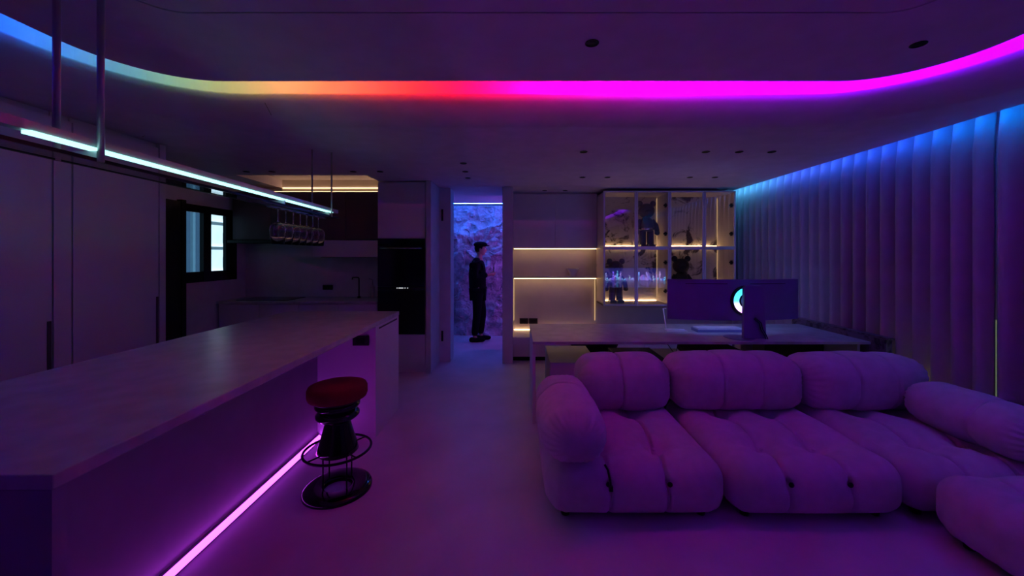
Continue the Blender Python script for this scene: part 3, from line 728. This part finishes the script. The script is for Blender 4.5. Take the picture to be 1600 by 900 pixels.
box('body', 1.47, 2.36, 3.60, 4.30, .02, .49, M['white'], t); box('drawer', 1.472, 1.912, 4.301, 4.318, .03, .48, M['white'], t, .002); box('drawer', 1.918, 2.358, 4.301, 4.318, .03, .48, M['white'], t, .002)
t = thing('computer_tower', (1.2, 3.9, 0), 'black computer case standing under the desk left of the wide pedestal', 'computer')
box('case', .98, 1.44, 3.50, 4.22, .03, .52, M['black'], t, .006); box('front_grille', 1.0, 1.42, 4.221, 4.235, .06, .49, M['dark'], t)
for a in (1.03, 1.39): box('foot', a-.02, a+.02, 3.56, 4.16, 0, .029, M['dark'], t)
for k, lb in enumerate(('looped dark cable on the wide pedestal under the desk', 'thin cable hanging from the desk behind the sofa')):
    pts_ = [(1.55+k*.06, 3.95, .73), (1.53+k*.1, 3.93, .62), (1.60, 3.86+k*.05, .50), (1.70+k*.05, 3.80, .497), (1.72, 3.70, .497), (1.64, 3.66+k*.05, .497)]
    o = tube_obj('cable', pts_, .004, M['black'], None, 6); tag(o, lb, 'cable')
# marble ledge right of desk
t = thing('stone_ledge', (3.28, 3.9, 0), 'grey marbled stone ledge between the desk end and the curtain', 'ledge')
box('body', 3.205, 3.262, 3.35, 4.5, 0, .795, M['marble_dark'], t, .004); box('top_slab', 3.202, 3.268, 3.33, 4.52, .796, .815, M['marble_dark'], t, .003)

# monitor
def monitor_pt(s, z, off=0):                              # s -1..1 along the width; curved towards the far side
    R_ = 2.0; a = s*.66/R_; xc, yc = 2.125, 3.70
    return Vector((xc+(R_-off)*math.sin(a), yc+R_-(R_-off)*math.cos(a), z))
mz0, mz1 = .905, 1.30
t = thing('monitor', (2.13, 3.62, DZ), 'very wide curved monitor seen from behind with a glowing cyan ring', 'monitor')
bm = bmesh.new(); n = 24; rows = []
for off, zz0, zz1 in ((0, mz0, mz1), (.03, mz0, mz1)):
    rows.append(([bm.verts.new(monitor_pt(-1+2*i/n, zz0, off)) for i in range(n+1)], [bm.verts.new(monitor_pt(-1+2*i/n, zz1, off)) for i in range(n+1)]))
for i in range(n):
    (a, b_), (c_, d_) = rows
    bm.faces.new((a[i], a[i+1], b_[i+1], b_[i])); bm.faces.new((c_[i], d_[i], d_[i+1], c_[i+1])); bm.faces.new((b_[i], b_[i+1], d_[i+1], d_[i])); bm.faces.new((a[i], c_[i], c_[i+1], a[i+1]))
for i in (0, n): bm.faces.new((rows[0][0][i], rows[0][1][i], rows[1][1][i], rows[1][0][i]))
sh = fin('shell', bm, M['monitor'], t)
# seam line on the back
bm = bmesh.new()
for i in range(3, n-3):
    if abs(i-n/2+.5) < 2: continue
    a = monitor_pt(-1+2*i/n, mz1-.045, -.0008); b_ = monitor_pt(-1+2*(i+1)/n, mz1-.045, -.0008)
    bm.faces.new([bm.verts.new(p) for p in (a, b_, b_+Vector((0, 0, .006)), a+Vector((0, 0, .006)))])
fin('vent_slot', bm, M['black'], sh, origin='raw')
# screen with a night skyline
m = bpy.data.materials.new('skyline_screen'); m.use_nodes = True; nt = m.node_tree; nt.nodes.clear()
def math_(op, a=None, b=None, clamp=False):
    n_ = nd(nt, 'ShaderNodeMath', operation=op); n_.use_clamp = clamp
    for i_, v_ in enumerate((a, b)):
        if v_ is None: continue
        if isinstance(v_, (int, float)): n_.inputs[i_].default_value = v_
        else: nt.links.new(v_, n_.inputs[i_])
    return n_.outputs[0]
def wn(vec_x, vec_y=None, color=False):
    c_ = nd(nt, 'ShaderNodeCombineXYZ'); nt.links.new(vec_x, c_.inputs[0])
    if vec_y is not None: nt.links.new(vec_y, c_.inputs[1])
    w_ = nd(nt, 'ShaderNodeTexWhiteNoise'); w_.noise_dimensions = '2D'; nt.links.new(c_.outputs[0], w_.inputs['Vector']); return w_.outputs[1 if color else 0]
uv = nd(nt, 'ShaderNodeUVMap'); sp = nd(nt, 'ShaderNodeSeparateXYZ'); nt.links.new(uv.outputs[0], sp.inputs[0]); u_, v_ = sp.outputs[0], sp.outputs[1]
colm = math_('FLOOR', math_('MULTIPLY', u_, 44)); hgt = math_('ADD', math_('MULTIPLY', math_('POWER', wn(colm), 2.2), .42), .45)
refl = math_('ABSOLUTE', math_('SUBTRACT', v_, .38)); top = math_('SUBTRACT', hgt, .38)
inb = math_('LESS_THAN', refl, top)
win = math_('GREATER_THAN', wn(math_('FLOOR', math_('MULTIPLY', u_, 230)), math_('FLOOR', math_('MULTIPLY', refl, 60))), .52)
above = math_('GREATER_THAN', v_, .38)
gain = math_('ADD', math_('MULTIPLY', above, .75), .25)
hue = wn(math_('ADD', colm, 7.3), None, True)
mixc = nd(nt, 'ShaderNodeMixRGB'); mixc.inputs[0].default_value = .6; nt.links.new(hue, mixc.inputs[1]); mixc.inputs[2].default_value = (.03, .2, 1, 1)
sky = nd(nt, 'ShaderNodeValToRGB'); nt.links.new(v_, sky.inputs[0]); sky.color_ramp.elements[0].color = (.003, .004, .03, 1); sky.color_ramp.elements[1].color = (.01, .01, .08, 1)
el = sky.color_ramp.elements.new(.55); el.color = (.012, .010, .13, 1)
st = math_('MULTIPLY', math_('MULTIPLY', inb, win), gain)
mx = nd(nt, 'ShaderNodeMixRGB'); nt.links.new(st, mx.inputs[0]); nt.links.new(sky.outputs[0], mx.inputs[1]); nt.links.new(mixc.outputs[0], mx.inputs[2])
em = nd(nt, 'ShaderNodeEmission'); nt.links.new(mx.outputs[0], em.inputs[0]); em.inputs[1].default_value = 12
oo = nd(nt, 'ShaderNodeOutputMaterial'); nt.links.new(em.outputs[0], oo.inputs[0])
quads, uvs = [], []
for i in range(n):
    s0, s1 = (-1+2*i/n)*.985, (-1+2*(i+1)/n)*.985
    quads.append([monitor_pt(s1, mz0+.012, .0312), monitor_pt(s0, mz0+.012, .0312), monitor_pt(s0, mz1-.012, .0312), monitor_pt(s1, mz1-.012, .0312)])
    uvs.append([((i+1)/n, 0), (i/n, 0), (i/n, 1), ((i+1)/n, 1)])
o = quadobj('screen', quads, m, t, uvs); o['label'] = 'screen showing a night city skyline'
# ring of light on the back
rc = P(1166, 470, 3.685); rc.y = 3.688
m = emit('monitor_ring_light', (.2, .8, 1), 2.5); nt = m.node_tree; e_ = [x for x in nt.nodes if x.type == 'EMISSION'][0]
tc = nd(nt, 'ShaderNodeTexCoord'); s_ = nd(nt, 'ShaderNodeSeparateXYZ'); mr = nd(nt, 'ShaderNodeMapRange'); mr.inputs[1].default_value = -.13; mr.inputs[2].default_value = .13
r_ = nd(nt, 'ShaderNodeValToRGB'); r_.color_ramp.elements[0].color = (.9, .35, 1, 1); r_.color_ramp.elements[1].color = (.03, .65, 1, 1)
el = r_.color_ramp.elements.new(.33); el.color = (.65, .6, 1, 1); el = r_.color_ramp.elements.new(.5); el.color = (.08, .45, 1, 1); 
nt.links.new(tc.outputs['Object'], s_.inputs[0]); nt.links.new(s_.outputs[2], mr.inputs[0]); nt.links.new(mr.outputs[0], r_.inputs[0]); nt.links.new(r_.outputs[0], e_.inputs[0])
def annulus(r0, r1, y, seg=48):
    bm = bmesh.new()
    for k in range(seg):
        a, b_ = 2*math.pi*k/seg, 2*math.pi*(k+1)/seg
        f = []
        for (r, an) in ((r0, a), (r0, b_), (r1, b_), (r1, a)): f.append(bm.verts.new((rc.x+r*math.cos(an), y, rc.z+r*math.sin(an))))
        bm.faces.new(f)
    bmesh.ops.remove_doubles(bm, verts=bm.verts, dist=1e-6); return bm
def cyl_y(r, y0, y1, seg=48):
    bm = bmesh.new(); rings = [[bm.verts.new((rc.x+r*math.cos(2*math.pi*k/seg), y, rc.z+r*math.sin(2*math.pi*k/seg))) for k in range(seg)] for y in (y0, y1)]
    for k in range(seg): bm.faces.new((rings[0][k], rings[0][(k+1) % seg], rings[1][(k+1) % seg], rings[1][k]))
    bm.faces.new(rings[0]); bm.faces.new(rings[1][::-1]); return bm
fin('ring_housing', cyl_y(.145, 3.680, 3.712), M['dark'], t)
o = fin('ring_light', annulus(.072, .124, 3.678), m, t, origin='raw'); o['label'] = 'glowing cyan and pink ring'
fin('hub', cyl_y(.055, 3.60, 3.68), M['monitor'], t)
# stand: tapering blade plus flat foot
bm = bmesh.new()
pts = [P(1161, 449, 3.60), P(1164, 446.5, 3.60), P(1188, 446.5, 3.60), P(1191, 450, 3.60), P(1195, 530, 3.60), P(1160, 530, 3.60)]
for p in pts[-2:]: p.z = DZ+.008
A = [bm.verts.new((p.x, 3.575, p.z)) for p in pts]; B = [bm.verts.new((p.x+(.0), 3.615, p.z)) for p in pts]
bm.faces.new(A); bm.faces.new(B[::-1])
for i in range(6): bm.faces.new((A[i], A[(i+1) % 6], B[(i+1) % 6], B[i]))
fin('stand_blade', bm, M['monitor'], t, bevel=.003)
bm = bmesh.new(); lathe(bm, [(.0, .0), (.13, .0), (.134, .003), (.125, .006), (.0, .006)], (2.10, 3.66, DZ), 40, False); fin('stand_foot', bm, M['monitor'], t)
for k in range(2):
    a = P(1178+k*2, 498-k, 3.565); b_ = P(1189+k*3, 515, 3.55); e2 = P(1197+k*3, 531, 3.56); e2.z = DZ+.008
    tube_obj('cable', [a, (a+b_)/2+Vector((.012, -.01, .012)), b_, (b_+e2)/2+Vector((.004, 0, 0)), e2], .0045, M['black'], t, 6)
# white-framed tablet left of it
t = thing('side_screen', (1.5, 4.1, DZ), 'white edge of a small stand peeking out left of the monitor', 'stand')
bm = bmesh.new(); a = P(1036, 482, 4.0); b_ = P(1041, 504, 4.0)
tube(bm, [a+Vector((.03, 0, .002)), a, Vector((b_.x, 4.0, DZ+.016)), Vector((b_.x+.19, 4.0, DZ+.010))], .006, 6); fin('frame', bm, M['white'], t)
box('plate', b_.x-.005, b_.x+.2, 3.96, 4.06, DZ+.0005, DZ+.006, M['white'], t)
# keyboard
t = thing('keyboard', (2.15, 4.1, DZ), 'pale keyboard lying on the desk behind the monitor', 'keyboard')
kx0, kx1, ky0, ky1 = 1.82, 2.28, 3.90, 4.05
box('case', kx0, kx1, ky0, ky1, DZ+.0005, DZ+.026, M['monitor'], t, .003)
bm = bmesh.new(); bbox(bm, kx0+.01, kx0+.018, ky0+.01, ky1-.01, DZ+.0262, DZ+.0266); fin('edge_line', bm, M['dark'], t)
km = None
for r0 in range(5):
    for c0 in range(15):
        x = kx0+.012+c0*.0295; y = ky0+.008+r0*.0272
        if km is None:
            km = box('key', x, x+.026, y, y+.024, DZ+.0265, DZ+.042, M['keyc'], t); base_k = (km.location.x-x, km.location.y-y)
        else:
            o = km.copy(); C.objects.link(o); o.location = (x+base_k[0], y+base_k[1], km.location.z)
o = tag(box('desk_mat', 1.35, 2.75, 3.93, 4.30, DZ+.0002, DZ+.0005, M['counter']), '', '') if False else None
t = thing('computer_mouse', (2.52, 4.07, DZ), 'small dark mouse right of the keyboard on the desk', 'mouse')
fin('shell', cushion_bm((2.52, 4.07, DZ+.018), (.03, .055, .0175), .017, (8, 10, 6)), M['dark'], t, True)
box('scroll_wheel', 2.517, 2.523, 4.085, 4.10, DZ+.033, DZ+.038, M['keyc'], t)

# ------------------------------------------------------------------ sofa
def gauss(d, w): return math.exp(-(d/w)**2)
def module(name, x0, x1, y0, y1, z0_, z1_, label, bx, seed=1, side=False):
    cx, cy, cz = (x0+x1)/2, (y0+y1)/2, (z0_+z1_)/2; h = ((x1-x0)/2, (y1-y0)/2, (z1_-z0_)/2)
    t = thing('sofa_module', (cx, cy, 0), label, 'sofa', 'tufted modules of the corner sofa')
    cols = bx                                             # crease positions, local x
    def fn(s, nr):
        x, y, z = s; dep = 0
        topf = max(0, nr.z); frf = max(0, -nr.y)
        for c_ in cols:
            wob = .012*math.sin(y*7+seed+c_*9)+.006*math.sin(y*17+z*9)
            dep += (.030*max(topf, frf)+.004)*gauss(x-c_-wob, .010)+.022*topf*gauss(x-c_, .12)
            for yy in (-.28, .2):
                dd = math.hypot(x-c_-wob, (y-yy)*1.0)
                dep += topf*(.060*gauss(dd, .075)+.020*gauss(dd, .17))
            db = math.hypot(x-c_, z-.045)                    # front buttons
            dep += frf*(.035*gauss(db, .035)+.012*gauss(db, .11))
        # radiating pleats round each pit
        for c_ in cols:
            dd = math.hypot(x-c_, y+.28); an = math.atan2(y+.28, x-c_)
            dep += topf*.007*math.cos(an*7+seed)*gauss(dd-.09, .06)
        dep += topf*.014*gauss(y+.28, .05)*(1 if abs(x) < h[0]*.9 else .3)
        # gathers at lower corners
        ex = max(0, (abs(x)/h[0]-.72)/.28); lo = max(0, min(1, (.05-z)/.2))
        dep += .007*math.sin(x*115+seed)*ex*frf*max(.35, lo)+.004*math.sin(y*90)*abs(nr.x)*lo
        return s-nr*dep + Vector((0, 0, noise.noise(Vector((x*4, y*4, seed)))*.008*topf))
    bm = cushion_bm((cx, cy, cz), h, .125, (150, 84, 36), (.008, .02, .03), fn)
    fin('seat_cushion', bm, M['sofa'], t, True)
    for c_ in cols:
        bm = bmesh.new(); bmesh.ops.create_uvsphere(bm, u_segments=12, v_segments=8, radius=1, matrix=Matrix.Translation((cx+c_, y0+.014, cz+.045)) @ Matrix.Diagonal((.015, .012, .015, 1)))
        fin('button', bm, M['dark'], t, True)
        bm = bmesh.new(); bmesh.ops.create_uvsphere(bm, u_segments=10, v_segments=6, radius=1, matrix=Matrix.Translation((cx+c_, cy-.28, z1_-.050)) @ Matrix.Diagonal((.012, .012, .008, 1)))
        fin('button', bm, M['sofa'], t, True)
    for a in (x0+.12, x1-.12):
        for b_ in (y0+.12, y1-.12): lathe_obj('foot', [(.025, 0), (.03, z0_+.004)], (a, b_, 0), M['dark'], t, 12)
    return t
def bolster(nm, x0, x1, y0, y1, z0_, z1_, par, cre=(), axis='x', seed=1, tilt=0):
    c = ((x0+x1)/2, (y0+y1)/2, (z0_+z1_)/2); h = ((x1-x0)/2, (y1-y0)/2, (z1_-z0_)/2)
    ai = 0 if axis == 'x' else 1
    def fn(s, nr):
        q = s[ai]; ln = h[ai]; dep = 0
        for c_ in cre: dep += .022*gauss(q-c_-.006*math.sin(s.z*14+seed), .008)+.006*gauss(q-c_, .06)
        ends = max(0, (abs(q)/ln-.70)/.30); around = math.atan2(s.z, s[1-ai])
        dep += .0075*math.sin(around*26+seed)*ends*(1-ends*.4)
        if axis == 'x': dep += .006*math.sin(q*85+seed*2)*max(0, -nr.y)*max(0, min(1, (-s.z)/h[2]))*ends*1.3
        r = s-nr*dep
        if tilt: r = Vector((r.x, r.y, r.z+tilt*(r.y)))
        return r+Vector((0, 0, noise.noise(Vector((q*5, s[1-ai]*5, seed)))*.006))
    n_ = (120, 30, 28) if axis == 'x' else (30, 90, 28)
    bm = cushion_bm(c, h, min(h[0], h[1], h[2])*(.66 if axis == 'x' else .88), n_, (.012 if axis == 'x' else .03, .03, .025) , fn)
    return fin(nm, bm, M['sofa'], par, True)
SY0, SY1 = 2.17, 3.30
t1 = module('sofa_module', .16, 1.205, SY0, SY1, .03, .345, 'left end sofa module with rounded armrest and narrow back bolster', (-.17, .18), 1)
bolster('backrest', .475, 1.175, 2.90, 3.30, .335, .72, t1, (-.03,), seed=2)
bolster('armrest', .15, .50, 2.12, 3.02, .34, .63, t1, (.12,), 'y', 3, tilt=-.03)
t2 = module('sofa_module', 1.225, 2.235, SY0-.005, SY1, .03, .345, 'middle sofa module with wide back bolster in front of the monitor', (-.18, .155), 4)
bolster('backrest', 1.20, 2.20, 2.90, 3.30, .335, .735, t2, (-.14, .16), seed=5)
t3 = module('sofa_module', 2.258, 3.16, 2.18, SY1, .03, .345, 'right corner sofa module with long side bolster by the curtain', (-.13, .18), 7)
bolster('backrest', 2.225, 3.17, 2.90, 3.30, .335, .725, t3, (-.12, .17), seed=8)
bolster('armrest', 2.83, 3.17, 2.16, 2.87, .335, .61, t3, (-.1,), 'y', 9)
t4 = module('sofa_module', 2.25, 3.16, 1.12, 2.135, .03, .365, 'nearest ottoman module of the sofa at the right edge of the room', (-.15, .2), 11)
# strap with buckle on the left module
tube_obj('strap', [(.485, 2.16, .36), (.50, 2.15, .335), (.507, 2.14, .30), (.512, 2.138, .27), (.515, 2.138, .245)], .006, M['dark'], t1, 6)
bm = bmesh.new(); bbox(bm, .505, .525, 2.128, 2.148, .225, .25); fin('buckle', bm, M['dark'], t1)

# ------------------------------------------------------------------ person walking through the hall
PB = Vector((-.72, 6.84, 0))
t = thing('person', PB, 'person in dark coat and flat cap standing in the hall holding a phone', 'person')
def skin_obj(nm, verts, edges, radii, m, par, sub=2, root=0):
    me = bpy.data.meshes.new(nm); me.from_pydata([Vector(v) for v in verts], edges, []); me.materials.append(m)
    o = bpy.data.objects.new(nm, me); C.objects.link(o); o.parent = par; W[o] = PB
    sk = o.modifiers.new('skin', 'SKIN'); sk.use_smooth_shade = True
    for i, r in enumerate(radii):
        v = me.skin_vertices[0].data[i]; v.radius = (r, r) if not isinstance(r, tuple) else r; v.use_root = (i == root)
    s = o.modifiers.new('sub', 'SUBSURF'); s.levels = sub; s.render_levels = sub
    return o
hip = (0, 0, .93)
V = [hip, (-.01, 0, 1.08), (-.01, 0, 1.28), (0, 0, 1.42), (.02, 0, 1.50), (.035, 0, 1.56), (.045, 0, 1.64),          # 0-6 spine/head
     (-.005, .17, 1.40), (-.04, .20, 1.17), (.17, .12, 1.17),                                                         # far arm 7-9
     (-.005, -.17, 1.40), (-.02, -.21, 1.15), (.20, -.10, 1.19),                                                      # near arm 10-12
     (0, .09, .88), (.07, .09, .50), (.03, .09, .09), (.13, .09, .03),                                                # far leg 13-16
     (0, -.09, .88), (-.01, -.09, .50), (-.06, -.09, .09), (.05, -.09, .03)]                                          # near leg 17-20
Ed = [(0,1),(1,2),(2,3),(3,4),(4,5),(5,6),(3,7),(7,8),(8,9),(3,10),(10,11),(11,12),(0,13),(13,14),(14,15),(15,16),(0,17),(17,18),(18,19),(19,20)]
Rr = [.12, .11, .13, .10, .05, .055, .085, .05, .038, .026, .05, .038, .026, .08, .052, .036, .03, .08, .052, .036, .03]
for sgn, w_ in ((1, 9), (-1, 12)):
    wp = Vector(V[w_]); palm = wp+Vector((.055, -sgn*.01, .015)); pi = len(V); V.append(tuple(palm)); Rr.append(.026); Ed.append((w_, pi))
    for f, ln in enumerate((.055, .065, .06, .045)):
        a = palm+Vector((.035, -sgn*.01, .022-.016*f)); b_ = a+Vector((ln*.5, -sgn*.02, .01)); i = len(V)
        V += [tuple(a), tuple(b_)]; Rr += [.0085, .0075]; Ed += [(pi, i), (i, i+1)]
    a = palm+Vector((-.005, -sgn*.02, .028)); b_ = a+Vector((.03, -sgn*.012, .02)); i = len(V); V += [tuple(a), tuple(b_)]; Rr += [.010, .008]; Ed += [(pi, i), (i, i+1)]
skin_obj('body', V, Ed, Rr, M['skin'], t, 1)
# coat, trousers, shoes
skin_obj('coat', [(0, 0, .84), (-.01, 0, 1.02), (-.015, 0, 1.26), (0, 0, 1.42), (.015, 0, 1.49), (-.005, .185, 1.41), (-.045, .215, 1.17), (.15, .13, 1.17), (-.005, -.185, 1.41), (-.025, -.225, 1.15), (.18, -.11, 1.19)],
         [(0,1),(1,2),(2,3),(3,4),(3,5),(5,6),(6,7),(3,8),(8,9),(9,10)], [(.16, .17), (.15, .16), (.16, .18), (.12, .14), .07, .075, .062, .05, .075, .062, .05], M['coat'], t)
skin_obj('trousers', [(0, 0, .92), (0, .09, .86), (.075, .09, .50), (.035, .09, .10), (0, -.09, .86), (-.005, -.09, .50), (-.055, -.09, .10)],
         [(0,1),(1,2),(2,3),(0,4),(4,5),(5,6)], [.14, .105, .078, .062, .105, .078, .062], M['coat'], t)
for (x, y) in ((.03, .09), (-.06, -.09)):
    fin('shoe', cushion_bm(PB+Vector((x+.055, y, .045)), (.14, .05, .044), .042, (14, 8, 6), fn=lambda s, n_: Vector((s.x, s.y, s.z*(1-.35*max(0, s.x/.14))))), M['coat'], t, True)
# head with face
hc = PB+Vector((.05, 0, 1.635))
def headfn(bm):
    bmesh.ops.create_uvsphere(bm, u_segments=36, v_segments=24, radius=1)
    for v in bm.verts:
        x, y, z = v.co; jaw = max(0, -z)
        nx = x*.098*(1-.10*jaw); ny = y*.076*(1-.28*jaw); nz = z*.118
        nx += .022*math.exp(-((y/.16)**2+((z+.12)/.16)**2))*(x > .5)            # nose
        nx -= .010*math.exp(-(((abs(y)-.36)/.16)**2+((z-.06)/.12)**2))*(x > .4)   # eye sockets
        nx += .007*math.exp(-((y/.25)**2+((z+.42)/.07)**2))*(x > .4)            # lips
        nx += .010*math.exp(-((y/.3)**2+((z+.75)/.16)**2))*(x > .1)             # chin
        v.co = Vector((nx, ny, nz))+hc
bm = bmesh.new(); headfn(bm); hd = fin('head', bm, M['skin'], t, True)
for s_ in (-1, 1):
    bm = bmesh.new(); bmesh.ops.create_uvsphere(bm, u_segments=12, v_segments=8, radius=1, matrix=Matrix.Translation(hc+Vector((-.005, s_*.077, -.005))) @ Matrix.Diagonal((.02, .010, .032, 1))); fin('ear', bm, M['skin'], hd, True)
    bm = bmesh.new(); bmesh.ops.create_uvsphere(bm, u_segments=10, v_segments=8, radius=.011, matrix=Matrix.Translation(hc+Vector((.080, s_*.030, .008)))); fin('eye', bm, M['keyc'], hd, True)
bm = bmesh.new(); bmesh.ops.create_uvsphere(bm, u_segments=24, v_segments=14, radius=1, matrix=Matrix.Translation(hc+Vector((-.018, 0, .025))) @ Matrix.Diagonal((.095, .084, .10, 1)))
fin('hair', bm, M['coat'], hd, True)
bm = bmesh.new(); bmesh.ops.create_uvsphere(bm, u_segments=24, v_segments=14, radius=1, matrix=Matrix.Translation(hc+Vector((-.005, 0, .085))) @ Matrix.Diagonal((.125, .11, .055, 1)))
bmesh.ops.create_uvsphere(bm, u_segments=16, v_segments=8, radius=1, matrix=Matrix.Translation(hc+Vector((.10, 0, .068))) @ Matrix.Diagonal((.06, .075, .012, 1)))
fin('cap', bm, M['coat'], t, True)
o = box('phone', PB.x+.275, PB.x+.285, 6.84-.035, 6.84+.035, 1.17, 1.32, M['dark'], None, .002); tag(o, 'dark phone held in the hands of the person in the hall', 'phone')
